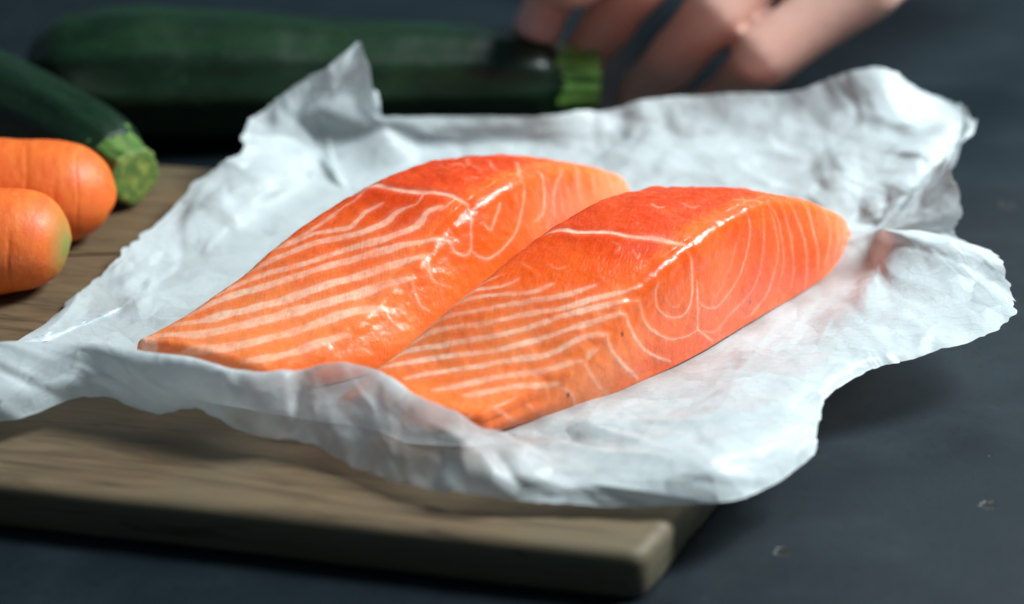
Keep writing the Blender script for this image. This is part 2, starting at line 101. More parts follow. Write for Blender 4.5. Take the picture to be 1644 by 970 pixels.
class NT:
    def __init__(s, name):
        s.m = bpy.data.materials.new(name); s.m.use_nodes = True; s.t = s.m.node_tree; s.t.nodes.clear()
        s.out = s.n('ShaderNodeOutputMaterial')
    def n(s, typ, ins=None, **kw):
        d = s.t.nodes.new(typ)
        for k, v in kw.items(): setattr(d, k, v)
        for k, v in (ins or {}).items():
            i = d.inputs[k]
            if isinstance(v, bpy.types.NodeSocket): s.t.links.new(v, i)
            elif hasattr(v, 'bl_idname') and v.bl_idname.startswith('ShaderNode'): s.t.links.new(v.outputs[0], i)
            else: i.default_value = v if not (isinstance(v, tuple) and len(v) == 3 and i.type == 'RGBA') else v+(1,)
        return d
    def math(s, op, a, b=0.0, clamp=False): return s.n('ShaderNodeMath', {0: a, 1: b}, operation=op, use_clamp=clamp).outputs[0]
    def mix(s, f, a, b, mode='MIX'):
        d = s.n('ShaderNodeMix', data_type='RGBA', blend_type=mode)
        for k, v in ((0, f), (6, a), (7, b)):
            i = d.inputs[k]
            if isinstance(v, bpy.types.NodeSocket): s.t.links.new(v, i)
            else: i.default_value = v+(1,) if isinstance(v, tuple) and len(v) == 3 else v
        return d.outputs[2]
    def noise(s, vec, scale, detail=3, rough=.5, dist=0): return s.n('ShaderNodeTexNoise', {'Vector': vec, 'Scale': scale, 'Detail': detail, 'Roughness': rough, 'Distortion': dist}).outputs[0]
    def ramp(s, f, *st):
        d = s.n('ShaderNodeValToRGB', {0: f}); e = d.color_ramp.elements
        while len(e) < len(st): e.new(.5)
        for x, (p, c) in zip(e, st): x.position = p; x.color = tuple(c)+(1,) if len(c) == 3 else c
        return d.outputs[0]
    def rng(s, v, a, b, c=0.0, d=1.0): return s.n('ShaderNodeMapRange', {0: v, 1: a, 2: b, 3: c, 4: d}).outputs[0]
    def pos(s, scale=(1, 1, 1), rot=(0, 0, 0)):
        return s.n('ShaderNodeMapping', {'Vector': s.n('ShaderNodeTexCoord').outputs['Object'], 'Scale': tuple(100*x for x in scale), 'Rotation': rot}).outputs[0]
    def at(s, name): return s.n('ShaderNodeAttribute', attribute_name=name)
    def bump(s, h, dist, strength=1.0, nrm=None):
        i = {'Height': h, 'Distance': dist*S, 'Strength': strength}
        if nrm is not None: i['Normal'] = nrm
        return s.n('ShaderNodeBump', i).outputs[0]
    def bsdf(s, **kw):
        p = s.n('ShaderNodeBsdfPrincipled', kw); s.t.links.new(p.outputs[0], s.out.inputs[0]); return p

# ------------------------------------------------------------------ materials
def mat_table():
    t = NT('slate_blue_painted_table'); v = t.pos()
    c = t.ramp(t.noise(v, .12, 5, .6), (.3, (.0038, .0075, .0105)), (.7, (.008, .0145, .019)))
    fine = t.noise(t.pos((1, .6, 1)), 6, 3, .6)
    dots = t.ramp(fine, (.60, (0, 0, 0)), (.66, (1, 1, 1)))
    c = t.mix(t.math('MULTIPLY', dots, .7), c, (.004, .006, .008))
    sm_ = t.noise(t.n('ShaderNodeMapping', {'Vector': v, 'Rotation': (0, 0, .5), 'Scale': (.7, 1.1, 1)}).outputs[0], .5, 5, .65); c = t.mix(t.rng(sm_, .5, .75, 0, .22), c, (.03, .042, .05))
    dust = t.ramp(t.n('ShaderNodeTexVoronoi', {'Vector': v, 'Scale': .9}).outputs[0], (.0, (1, 1, 1)), (.035, (0, 0, 0)))
    c = t.mix(t.math('MULTIPLY', dust, .5), c, (.3, .33, .35))
    pit = None
    for x, y, r in [(12.01, -8.71, 0.22), (6.59, -10.8, 0.2), (16.91, 9.77, 0.3), (12.61, -6.42, 0.05)]:
        d = t.n('ShaderNodeVectorMath', {0: v, 1: (x, y, 0)}, operation='SUBTRACT').outputs[0]
        d = t.n('ShaderNodeVectorMath', {0: d, 1: (1, 1, 0)}, operation='MULTIPLY').outputs[0]
        l = t.n('ShaderNodeVectorMath', {0: d}, operation='LENGTH').outputs['Value']
        l = t.math('ADD', l, t.math('MULTIPLY', t.math('SUBTRACT', t.noise(v, 3.5, 4, .6), .5), r*2.4))
        k = t.rng(l, r*.55, r, 1, 0); pit = k if pit is None else t.math('MAXIMUM', pit, k)
    c = t.mix(t.math('MULTIPLY', pit, .85), c, (.010, .010, .010))
    ring = t.math('MULTIPLY', t.math('MULTIPLY', pit, t.math('SUBTRACT', 1.0, pit)), 2.2)
    c = t.mix(ring, c, (.075, .072, .055))
    h = t.math('ADD', t.math('MULTIPLY', t.noise(v, 1.5, 4, .6), .5), t.math('MULTIPLY', fine, .35))
    h = t.math('SUBTRACT', h, t.math('MULTIPLY', pit, 1.5))
    sm = t.noise(v, .25, 4, .6)
    t.bsdf(**{'Base Color': c, 'Roughness': t.rng(sm, .3, .7, .36, .5), 'Normal': t.bump(h, .03, .5), 'Specular IOR Level': .27})
    return t.m
def mat_wood():
    t = NT('worn_oiled_wood'); A = math.radians(11.5)
    v = t.pos((1, 1, 1), (0, 0, A))
    st = t.n('ShaderNodeMapping', {'Vector': v, 'Scale': (.13, .95, 1.2)}).outputs[0]
    wv = t.noise(st, 1.3, 7, .72, .9); g2 = t.noise(t.n('ShaderNodeMapping', {'Vector': v, 'Scale': (.25, 9, 9)}).outputs[0], 1.5, 4, .6)
    c = t.ramp(wv, (.32, (.060, .035, .018)), (.44, (.118, .074, .038)), (.56, (.180, .116, .062)), (.70, (.112, .068, .036)))
    c = t.mix(t.math('MULTIPLY', g2, .45), c, (.10, .06, .033))
    big = t.noise(v, .22, 3, .5); c = t.mix(t.rng(big, .42, .66, 0, .55), c, (.115, .098, .058))
    stain = t.ramp(t.noise(t.n('ShaderNodeMapping', {'Vector': v, 'Scale': (.35, 1.2, 1)}).outputs[0], .55, 4, .6, .6), (.62, (0, 0, 0)), (.72, (1, 1, 1)))
    c = t.mix(t.math('MULTIPLY', stain, .5), c, (.07, .038, .018))
    # end grain and greyed rim: the wood is older near the board's outer faces (low z)
    z = t.n('ShaderNodeSeparateXYZ', {0: t.pos()}).outputs[2]
    edge = t.rng(t.math('ADD', z, t.math('MULTIPLY', g2, .12)), -.20, .03, 1, 0)
    c = t.mix(t.math('MULTIPLY', edge, .75), c, t.mix(g2, (.13, .118, .078), (.055, .05, .034)))
    yy = t.n('ShaderNodeSeparateXYZ', {0: v}).outputs[1]
    worn = t.rng(t.math('ADD', yy, t.math('MULTIPLY', t.noise(v, .35, 3, .5), 4.0)), -10.9, -6.8, .38, 0)
    c = t.mix(worn, c, t.mix(wv, (.090, .074, .043), (.135, .110, .066)))
    # knife scratches
    sc_ = t.ramp(t.noise(t.n('ShaderNodeMapping', {'Vector': v, 'Rotation': (0, 0, 1.2), 'Scale': (.12, 14, 1)}).outputs[0], 1.2, 2, .4), (.70, (0, 0, 0)), (.74, (1, 1, 1)))
    c = t.mix(t.math('MULTIPLY', sc_, .35), c, (.06, .035, .02))
    crk = t.ramp(t.noise(t.n('ShaderNodeMapping', {'Vector': v, 'Scale': (.06, 1.6, 1)}).outputs[0], 1.0, 3, .5, .3), (.485, (0, 0, 0)), (.5, (1, 1, 1)), (.515, (0, 0, 0)))
    c = t.mix(t.math('MULTIPLY', crk, .6), c, (.03, .017, .009))
    h = t.math('SUBTRACT', t.math('ADD', g2, wv), sc_)
    t.bsdf(**{'Base Color': c, 'Roughness': t.rng(wv, .3, .7, .5, .68), 'Normal': t.bump(h, .02, .55), 'Specular IOR Level': .35})
    return t.m
def mat_salmon():
    t = NT('raw_salmon_flesh'); v = t.pos(); fat = t.at('fat').outputs['Fac']; fib = t.at('fibre').outputs['Vector']; cut = t.at('cut').outputs['Fac']
    colr = t.at('flesh').outputs['Color']
    nc = t.rng(cut, 0, 1, 1, .22); f1 = t.math('ADD', .5, t.math('MULTIPLY', t.math('SUBTRACT', t.noise(fib, 1.0, 4, .65), .5), nc)); f2 = t.noise(v, 5.5, 4, .6)
    c = t.mix(t.rng(f1, .52, .78, 0, .28), colr, (.86, .33, .16))
    c = t.mix(t.rng(f1, .48, .25, 0, .16), c, (.60, .06, .010))
    c = t.mix(t.rng(f2, .55, .8, 0, .15), c, (.85, .28, .12))
    fatc = t.mix(t.noise(v, 6, 3, .6), (.95, .64, .48), (.91, .50, .34))
    c = t.mix(t.math('MULTIPLY', fat, t.rng(t.noise(v, 4, 3, .6), .3, .6, .72, 1.0)), c, fatc)
    sp = t.at('spot').outputs['Fac']; c = t.mix(sp, c, (.12, .02, .012))
    wet = t.noise(v, 14, 3, .6)
    h = t.math('ADD', t.math('MULTIPLY', f1, .55), t.math('MULTIPLY', t.noise(v, 3.2, 3, .5), .55))
    h = t.math('ADD', h, t.math('MULTIPLY', wet, .30))
    ridg = t.noise(t.at('ridge').outputs['Vector'], 1.0, 3, .55)
    h = t.math('ADD', h, t.math('MULTIPLY', t.math('MULTIPLY', ridg, cut), t.rng(t.noise(v, .7, 2, .5), .45, .62, .0, .55)))
    nb = t.bump(h, .035, .75)
    gr = t.noise(t.n('ShaderNodeVectorMath', {0: t.at('ridge').outputs['Vector'], 1: (1.5, 1.5, 1.5)}, operation='MULTIPLY').outputs[0], 1.0, 3, .6)
    cn = t.bump(t.math('ADD', t.math('MULTIPLY', h, .55), t.math('MULTIPLY', gr, t.math('ADD', t.math('MULTIPLY', cut, .9), .1))), .032, .9)
    t.bsdf(**{'Base Color': c, 'Subsurface Weight': .7, 'Subsurface Radius': (1.0, .32, .12), 'Subsurface Scale': .0026, 'Roughness': t.rng(t.noise(v, 2.0, 3, .6), .35, .65, .20, .40), 'Normal': nb,
              'Specular IOR Level': .24, 'Coat Weight': t.rng(cut, 0, 1, .12, .8), 'Coat Roughness': t.rng(t.noise(v, 1.3, 3, .6), .45, .62, .035, .22), 'Coat Normal': cn})
    return t.m
def mat_paper():
    t = NT('greaseproof_paper'); v = t.pos()
    damp = t.at('damp').outputs['Fac']; f = t.noise(t.pos((.6, 2.2, 1)), 5, 5, .65)
    c = t.ramp(f, (.3, (.655, .725, .735)), (.7, (.745, .805, .81)))
    c = t.mix(t.math('MULTIPLY', damp, .55), c, (.80, .56, .52))
    cl = t.noise(v, .5, 3, .6); 
    wr = t.math('ABSOLUTE', t.math('SUBTRACT', t.noise(v, .9, 3, .5, .5), .5)); wr = t.rng(wr, 0, .035, 1, 0)
    wr2 = t.math('ABSOLUTE', t.math('SUBTRACT', t.noise(v, 2.2, 3, .5, .4), .5)); wr2 = t.rng(wr2, 0, .05, 1, 0)
    h = t.math('ADD', t.math('MULTIPLY', wr, .16), t.math('MULTIPLY', wr2, .06)); h = t.math('ADD', h, t.math('MULTIPLY', f, .22)); h = t.math('ADD', h, t.math('MULTIPLY', cl, 1.2))
    fc = None
    for sc__, am in ((.55, 1.0), (1.25, .55), (2.6, .22)):
        vv = t.n('ShaderNodeVectorMath', {0: v, 1: t.n('ShaderNodeVectorMath', {0: t.n('ShaderNodeTexNoise', {'Vector': v, 'Scale': .7, 'Detail': 2.0}).outputs[1], 1: (.9, .9, .9)}, operation='MULTIPLY').outputs[0]}, operation='ADD').outputs[0]
        vo = t.n('ShaderNodeTexVoronoi', {'Vector': vv, 'Scale': sc__})
        d = t.n('ShaderNodeVectorMath', {0: t.n('ShaderNodeVectorMath', {0: vv, 1: vo.outputs['Position']}, operation='SUBTRACT').outputs[0], 1: t.n('ShaderNodeVectorMath', {0: vo.outputs['Color'], 1: (.5, .5, .5)}, operation='SUBTRACT').outputs[0]}, operation='DOT_PRODUCT').outputs['Value']
        d = t.math('MULTIPLY', d, am); fc = d if fc is None else t.math('ADD', fc, d)
    nb = t.bump(h, .03, .6, t.bump(fc, .30, .75))
    dif = t.n('ShaderNodeBsdfDiffuse', {'Color': c, 'Normal': nb}); tr = t.n('ShaderNodeBsdfTranslucent', {'Color': (.80, .85, .86, 1), 'Normal': nb})
    m1 = t.n('ShaderNodeMixShader', {0: .36, 1: dif.outputs[0], 2: tr.outputs[0]})
    m2 = t.n('ShaderNodeMixShader', {0: t.math('ADD', t.rng(cl, .3, .7, .03, .12), t.math('MULTIPLY', damp, .50)), 1: m1.outputs[0], 2: t.n('ShaderNodeBsdfTransparent', {0: (.93, .96, .97, 1)}).outputs[0]})
    gl = t.n('ShaderNodeBsdfAnisotropic', {'Color': (1, 1, 1, 1), 'Roughness': .38, 'Normal': nb}) 
    fr = t.n('ShaderNodeFresnel', {'IOR': 1.42, 'Normal': nb})
    m3 = t.n('ShaderNodeMixShader', {0: t.math('MULTIPLY', fr.outputs[0], .5), 1: m2.outputs[0], 2: gl.outputs[0]})
    t.t.links.new(m3.outputs[0], t.out.inputs[0]); return t.m
def mat_zuc():
    t = NT('dark_green_courgette_skin'); v = t.pos(); u = t.at('ring').outputs['Vector']
    c = t.ramp(t.noise(u, 1.6, 4, .6), (.35, (.0018, .0105, .0035)), (.65, (.006, .026, .008)))
    sp = t.ramp(t.noise(v, 5.5, 3, .6), (.63, (0, 0, 0)), (.72, (1, 1, 1))); c = t.mix(t.math('MULTIPLY', sp, .4), c, (.06, .15, .05))
    t.bsdf(**{'Base Color': c, 'Roughness': .36, 'Normal': t.bump(t.noise(v, 1.6, 3, .5), .05, .4), 'Specular IOR Level': .45, 'Subsurface Weight': .05, 'Subsurface Scale': .002}); return t.m
def mat_stem(cut=False, dull=1.0):
    t = NT('pale_green_stem' if not cut else 'cut_stem_end'); v = t.pos(); u = t.at('ring').outputs['Vector']
    c = t.ramp(t.noise(u, 1.6, 4, .6), (.34, (.05*dull, .16*dull, .025*dull)), (.5, (.20*dull, .44*dull, .07*dull)), (.66, (.42*dull, .60*dull, .16*dull))) if not cut else t.ramp(t.noise(v, 3, 3, .6), (.3, (.05, .12, .025)), (.55, (.15, .21, .04)), (.72, (.30, .33, .07)))
    t.bsdf(**{'Base Color': c, 'Roughness': .6, 'Normal': t.bump(t.noise(v, 6, 3, .6), .06, .6)}); return t.m
def mat_carrot():
    t = NT('peeled_carrot_flesh'); v = t.pos(); u = t.at('ring').outputs['Vector']; g = t.at('green').outputs['Fac']
    c = t.ramp(t.noise(u, 2.5, 4, .6), (.3, (.72, .105, .010)), (.7, (.80, .175, .022)))
    c = t.mix(t.ramp(t.noise(v, 2.8, 3, .55), (.66, (0, 0, 0)), (.78, (.6, .6, .6))), c, (.86, .42, .22))
    c = t.mix(g, c, (.20, .21, .04))
    t.bsdf(**{'Base Color': c, 'Roughness': .52, 'Subsurface Weight': .35, 'Subsurface Radius': (1, .4, .15), 'Subsurface Scale': .003, 'Normal': t.bump(t.math('ADD', t.noise(v, 2.2, 4, .6), t.math('MULTIPLY', t.noise(u, 5, 3, .6), .5)), .06, .5)}); return t.m
def mat_skin():
    t = NT('skin'); v = t.pos(); k = t.at('knuckle').outputs['Fac']
    c = t.mix(t.noise(v, .9, 3, .6), (.74, .47, .39), (.66, .37, .29))
    c = t.mix(t.math('MULTIPLY', k, .6), c, (.68, .27, .21))
    t.bsdf(**{'Base Color': c, 'Roughness': .45, 'Subsurface Weight': .4, 'Subsurface Radius': (1, .35, .2), 'Subsurface Scale': .004, 'Normal': t.bump(t.noise(v, 7, 4, .6), .02, .5)}); return t.m
def mat_nail():
    t = NT('fingernail'); t.bsdf(**{'Base Color': (.72, .42, .38, 1), 'Roughness': .42, 'Subsurface Weight': .3, 'Subsurface Scale': .002}); return t.m

M_TABLE, M_WOOD, M_SALMON, M_PAPER, M_ZUC, M_STEM, M_CUT, M_CARROT, M_SKIN, M_NAIL, M_DULL = mat_table(), mat_wood(), mat_salmon(), mat_paper(), mat_zuc(), mat_stem(), mat_stem(True), mat_carrot(), mat_skin(), mat_nail(), mat_stem(False, .42)

# ------------------------------------------------------------------ table top
TZ = -1.30
tb = mesh_obj('table_top', [(-160, -110, TZ), (160, -110, TZ), (160, 130, TZ), (-160, 130, TZ), (-160, -110, TZ-3), (160, -110, TZ-3), (160, 130, TZ-3), (-160, 130, TZ-3)],
              [(0, 1, 2, 3), (7, 6, 5, 4), (0, 4, 5, 1), (1, 5, 6, 2), (2, 6, 7, 3), (3, 7, 4, 0)], M_TABLE, smooth=False)
tag(tb, kind='structure')

# ------------------------------------------------------------------ cutting board
def board():
    c = [np.array(p, float) for p in [(3.04, -12.92), (12.9, 5.61), (-47.91, 17.7), (-57.77, -0.83)]]
    out = []
    for i in range(4):
        p, a, b = c[i], c[i-1], c[(i+1) % 4]; r = .5
        ua = (a-p)/np.linalg.norm(a-p); ub = (b-p)/np.linalg.norm(b-p)
        A, B = p+ua*r, p+ub*r
        for t in np.linspace(0, 1, 10): out.append(A*(1-t)**2+2*p*t*(1-t)+B*t*t)
        nx = c[(i+1) % 4]; un = (p-nx)/np.linalg.norm(p-nx); E = nx+un*r
        for t in np.linspace(0, 1, 62)[1:-1]: out.append(B*(1-t)+E*t)
    out = np.array(out); n = len(out)
    tan = np.roll(out, -1, 0)-np.roll(out, 1, 0); nrm = np.stack([-tan[:, 1], tan[:, 0]], 1); nrm /= np.linalg.norm(nrm, axis=1)[:, None]
    cen = out.mean(0); sgn = np.sign(((cen-out)*nrm).sum(1)); nrm *= sgn[:, None]        # inward
    prof = [(.16, TZ+.02), (.05, TZ+.07), (.0, TZ+.2), (.0, -.6), (.0, -.34), (.035, -.2), (.10, -.10), (.20, -.035), (.34, 0), (.36, 0)]
    V = []
    for d, z in prof:
        P3 = np.c_[out+nrm*d, np.full(n, z)]
        wob = fbm(P3, .5, 4, 3)*.035+fbm(P3*np.array([1, 1, 3]), 2.2, 9, 2)*.012
        P3[:, :2] += nrm*wob[:, None]; V.append(P3)
    V = np.concatenate(V); F = [tuple(int(x) for x in f) for f in gridfaces(len(prof), n, True)]
    F.append(tuple(range((len(prof)-1)*n, len(prof)*n))); F.append(tuple(range(n))[::-1])
    o = mesh_obj('cutting_board', V, F, M_WOOD)
    tag(o, 'worn brown wooden cutting board with rounded greyed edge lying under the white paper', 'cutting board')
board()

# ------------------------------------------------------------------ salmon
NL,NC,NT,NR=24,12,230,130
def fillet(st, NS=430):
    """st: stations (Lb,Lt,Rt,Rb) each xyz -> grid (NS, M, 3) with face parameter"""
    st=np.asarray(st,float); n=len(st)
    # round both ends: shrink toward the section centre
    ts=np.linspace(0,n-1,NS)
    Q=cr(st.reshape(n,12),ts).reshape(NS,4,3)
    e=np.minimum(ts/0.32,1); e2=np.minimum((n-1-ts)/0.9,1)
    k=np.sqrt(np.clip(1-(1-e)**2,0,1))*np.sqrt(np.clip(1-(1-e2)**2,0,1)); k=0.03+.97*k
    c=Q.mean(1,keepdims=True); c[:,:,2]=Q[:,[0,3],2].mean(1)[:,None]+.25*(Q[:,1:2,2]-Q[:,:1,2])
    kk=k[:,None,None]
    Q=c+(Q-c)*np.concatenate([.55+.45*kk,.55+.45*kk,kk],2)
    Lb,Lt,Rt,Rb=[Q[:,j] for j in range(4)]
    h=np.linalg.norm(Rt-Rb,axis=1); w=np.linalg.norm(Rt-Lt,axis=1)
    r=np.minimum(.36,.36*h)[:,None]; r2=np.minimum(.5,.4*h)[:,None]
    un=lambda v:v/np.maximum(np.linalg.norm(v,axis=1,keepdims=True),1e-6)
    cols=[];fac=[]
    def seg(a,b,m,f,end=False):
        t=np.linspace(0,1,m,endpoint=end)
        for x in t: cols.append(a+(b-a)*x); fac.append((f,x))
    def corner(a,p,b,m,f):
        for x in np.linspace(0,1,m,endpoint=False): cols.append(a*(1-x)**2+2*p*x*(1-x)+b*x*x); fac.append((f,x))
    la=Lt+un(Lb-Lt)*r2; lb=Lt+un(Rt-Lt)*r2; ra=Rt+un(Lt-Rt)*r; rb=Rt+un(Rb-Rt)*r
    ba=Rb+un(Rt-Rb)*r*.25; up=Rb+un(Lb-Rb)*r*.3
    seg(Lb,la,NL,0); corner(la,Lt,lb,NC,1); seg(lb,ra,NT,2); corner(ra,Rt,rb,NC,3); seg(rb,ba,NR,4); corner(ba,Rb,up,6,5); seg(up,Lb,10,6)
    G=np.stack(cols,1); F=np.array(fac)
    top=F[:,0]==2; v=F[:,1]
    G[:,:,2]+=np.where(top,np.sin(np.pi*v)*.14,0)[None]*(w/4.5)[:,None]*k[:,None]
    cut=F[:,0]==4
    nrm=Rb-Rt; out=np.stack([Rt[:,0]-Lt[:,0],Rt[:,1]-Lt[:,1],0*w],1); out=un(out)
    G+=(np.where(cut,np.sin(np.pi*v)*.10,0)[None]*k[:,None])[:,:,None]*out[:,None,:]
    return G,F,ts

def seg_dist(P, poly, wmax):
    """distance to a polyline, how far along it (0..1) the nearest point lies, and the vertices tested"""
    d = np.full(len(P), 9.0); u = np.zeros(len(P)); a = np.array(poly)
    lo, hi = a.min(0)-wmax, a.max(0)+wmax
    idx = np.where(np.all((P > lo) & (P < hi), 1))[0]
    if len(idx) == 0: return d, u, None
    Q = P[idx]; dd = np.full(len(Q), 9.0); uu = np.zeros(len(Q)); L_ = np.linalg.norm(np.diff(a, axis=0), axis=1); tot = L_.sum(); s0 = 0.0
    for p, q, l_ in zip(a[:-1], a[1:], L_):
        e = q-p; L = e@e
        if L < 1e-9: continue
        t = np.clip(((Q-p)@e)/L, 0, 1); dn = np.linalg.norm(Q-p-t[:, None]*e, axis=1)
        m = dn < dd; dd[m] = dn[m]; uu[m] = ((s0+t*l_)/tot)[m]; s0 += l_
    d[idx] = dd; u[idx] = uu; return d, u, idx
def make_fillet(dat, label, seed):
    G, F, ts = fillet(dat['st'], 430)
    NS, M = G.shape[:2]; n = len(dat['st'])
    V = G.reshape(-1, 3); face = np.tile(F[:, 0], NS); fv = np.tile(F[:, 1], NS); s = np.repeat(ts, M)/(n-1)
    # warped copy of the positions so that the traced fat lines wander a little
    W = V+np.stack([vnoise(V, 2.2, seed), vnoise(V, 2.2, seed+5), vnoise(V, 2.2, seed+9)], 1)*.014+np.stack([vnoise(V, 8, seed+2), vnoise(V, 8, seed+3), vnoise(V, 8, seed+4)], 1)*.009
    fat = np.zeros(len(V))
    wmul = 1.8 if seed == 20 else 1.6
    for key, faces in (('top', (0, 1, 2, 3)), ('cut', (3, 4, 5, 6))):
        m = np.isin(face, faces)
        for wd, st, poly in dat[key]:
            a = np.array(poly)
            if key == 'top' and wd < .046 and st < .7: wd = wd*.55
            if len(a) > 2: a = cr(a, np.linspace(0, len(a)-1, (len(a)-1)*4+1))
            d, u, idx = seg_dist(W, a, .5)
            if idx is None: continue
            i2 = idx[m[idx]]; wl = wd*(1+.35*vnoise(V[i2], 1.7, seed+31))*(wmul if key == 'top' else .7)
            tp = np.clip(np.minimum(u[i2], 1-u[i2])/.16, 0, 1); tp = .25+.75*np.sqrt(tp); wl = wl*tp
            k = np.clip(1-(d[i2]-wl*.5)/(wl*.7+.015), 0, 1); k = k*k*(3-2*k)
            halo = np.exp(-(d[i2]/(wl*1.5+.03))**2)*.20
            fat[i2] = np.maximum(fat[i2], np.maximum(k*st*(.45+.55*tp)*(.95 if key == 'top' else .72)*np.clip(.78+.18*vnoise(V[i2], 5, seed+40)+.28*vnoise(V[i2], 1.1, seed+41), .25, 1), halo*st))
    spot = np.zeros(len(V))
    for x, y, z, r in dat['spots']:
        d = np.linalg.norm((W-np.array([x, y, z]))*np.array([1.5, 1.5, .8]), axis=1); spot = np.maximum(spot, np.clip(1.4-d/r*1.2, 0, 1))
    # belly paler, back deeper; the cut corner edge turns orange towards the belly
    deep = np.clip((s-.18)/.30, 0, 1)*np.clip((.97-s)/.22, 0, 1)
    istop = face <= 2
    deep = np.where(istop, deep*.95+.05, deep*.50+.12); ramp_in = np.clip((1-fv)/.18, 0, 1); deep = np.where(face == 2, .45*deep+.55*deep*ramp_in, deep)
    deep = np.clip(deep+.18*fbm(V, .55, seed+50)+.07*fbm(V, 2, seed+51), 0, 1)[:, None]
    belly = np.array([.89, .222, .056]); mid = np.array([.86, .122, .013]); red = np.array([.65, .050, .004])
    colr = np.where(deep < .5, belly+(mid-belly)*deep*2, mid+(red-mid)*(deep-.5)*2)
    # relief: soft lumps, fat slightly sunken, ragged muscle on the loin side
    du = np.gradient(G, axis=0); dv = np.gradient(G, axis=1); N = np.cross(du, dv).reshape(-1, 3); N /= np.maximum(np.linalg.norm(N, axis=1, keepdims=True), 1e-9)
    out = V-np.array([V[:, 0].mean(), V[:, 1].mean(), .2]); 
    if (N[face == 2][:, 2]).mean() < 0: N = -N
    rag = np.clip((s-.55)/.1, 0, 1)*istop
    h = .030*fbm(V, .8, seed+60, 2)+.008*fbm(V, 4, seed+61, 2)+.004*fat+rag*(.055*np.abs(fbm(V*np.array([1, 1.6, 1]), 1.5, seed+70, 3)))
    # a shallow groove where the lateral line crosses
    lat = np.array(dat['top'][10 if seed == 20 else 11][2]); d, u, idx = seg_dist(V, lat, .6)
    if idx is not None: h[idx] -= .022*np.exp(-(d[idx]/.12)**2)*(face[idx] <= 3); h[idx] += .02*np.exp(-((d[idx]-.28)/.18)**2)*(face[idx] <= 2)
    corner = np.where(face == 3, 1.0, np.where(face == 2, np.clip((fv-.90)/.1, 0, 1), np.where(face == 4, np.clip((.25-fv)/.25, 0, 1), 0)))
    rd = np.stack([np.repeat(np.linspace(0, 17, NS), M), V[:, 2]*.35, 0*s], 1)
    h += corner*.026*fbm(V, 2.0, seed+90, 2)+np.where(face >= 3, .010*fat+.002*fbm(rd, 5, seed+95, 2), 0)
    h *= np.clip(V[:, 2]/.3, 0, 1)
    V = V+N*h[:, None]
    # across / along coordinates for the fine muscle fibre
    per = np.cumsum(np.r_[0, np.linalg.norm(np.diff(G[NS//2], axis=0), axis=1)]); al = np.cumsum(np.r_[0, np.linalg.norm(np.diff(G[:, 150], axis=0), axis=1)])
    A_ = np.repeat(al, M); P_ = np.tile(per, NS)
    ax = P_+A_*.45                                       # fibres lean
    fib = np.stack([np.where(istop, ax*20, A_*9), np.where(istop, A_*2.4, P_*9), 0*ax], 1)
    rid = np.stack([A_*11+P_*2, P_*2.2, 0*ax], 1)
    Fc = gridfaces(NS, M, True)
    cap0 = len(V); V = np.concatenate([V, [V[:M].mean(0)], [V[-M:].mean(0)]])
    j = np.arange(M); j2 = (j+1) % M
    tri = np.concatenate([np.stack([j2, j, np.full(M, cap0), np.full(M, cap0)], 1)[:, :3], np.stack([(NS-1)*M+j, (NS-1)*M+j2, np.full(M, cap0+1)], 1)])
    o = mesh_obj('salmon_fillet', V, Fc, M_SALMON, extra=tri)
    ex = lambda a: np.concatenate([a, a[:1], a[-1:]])
    attr(o, 'fat', ex(np.clip(fat, 0, 1))); attr(o, 'spot', ex(spot)); attr(o, 'cut', ex(np.where(face >= 4, np.clip(.55+fv*4, 0, 1), np.where(face == 3, .45, np.where((face == 2) & (fv > .96), .3, 0)))))
    attr(o, 'fibre', ex(fib), 'FLOAT_VECTOR'); attr(o, 'ridge', ex(rid), 'FLOAT_VECTOR'); attr(o, 'flesh', ex(colr), 'FLOAT_COLOR')
    tag(o, label, 'salmon fillet', 'raw salmon fillets on the paper')
    return o
make_fillet(DATA['A'], 'raw orange salmon fillet nearer the camera, small brown specks on its cut side', 10)
make_fillet(DATA['B'], 'raw orange salmon fillet behind the other one, with broad pale stripes and pointed end', 20)

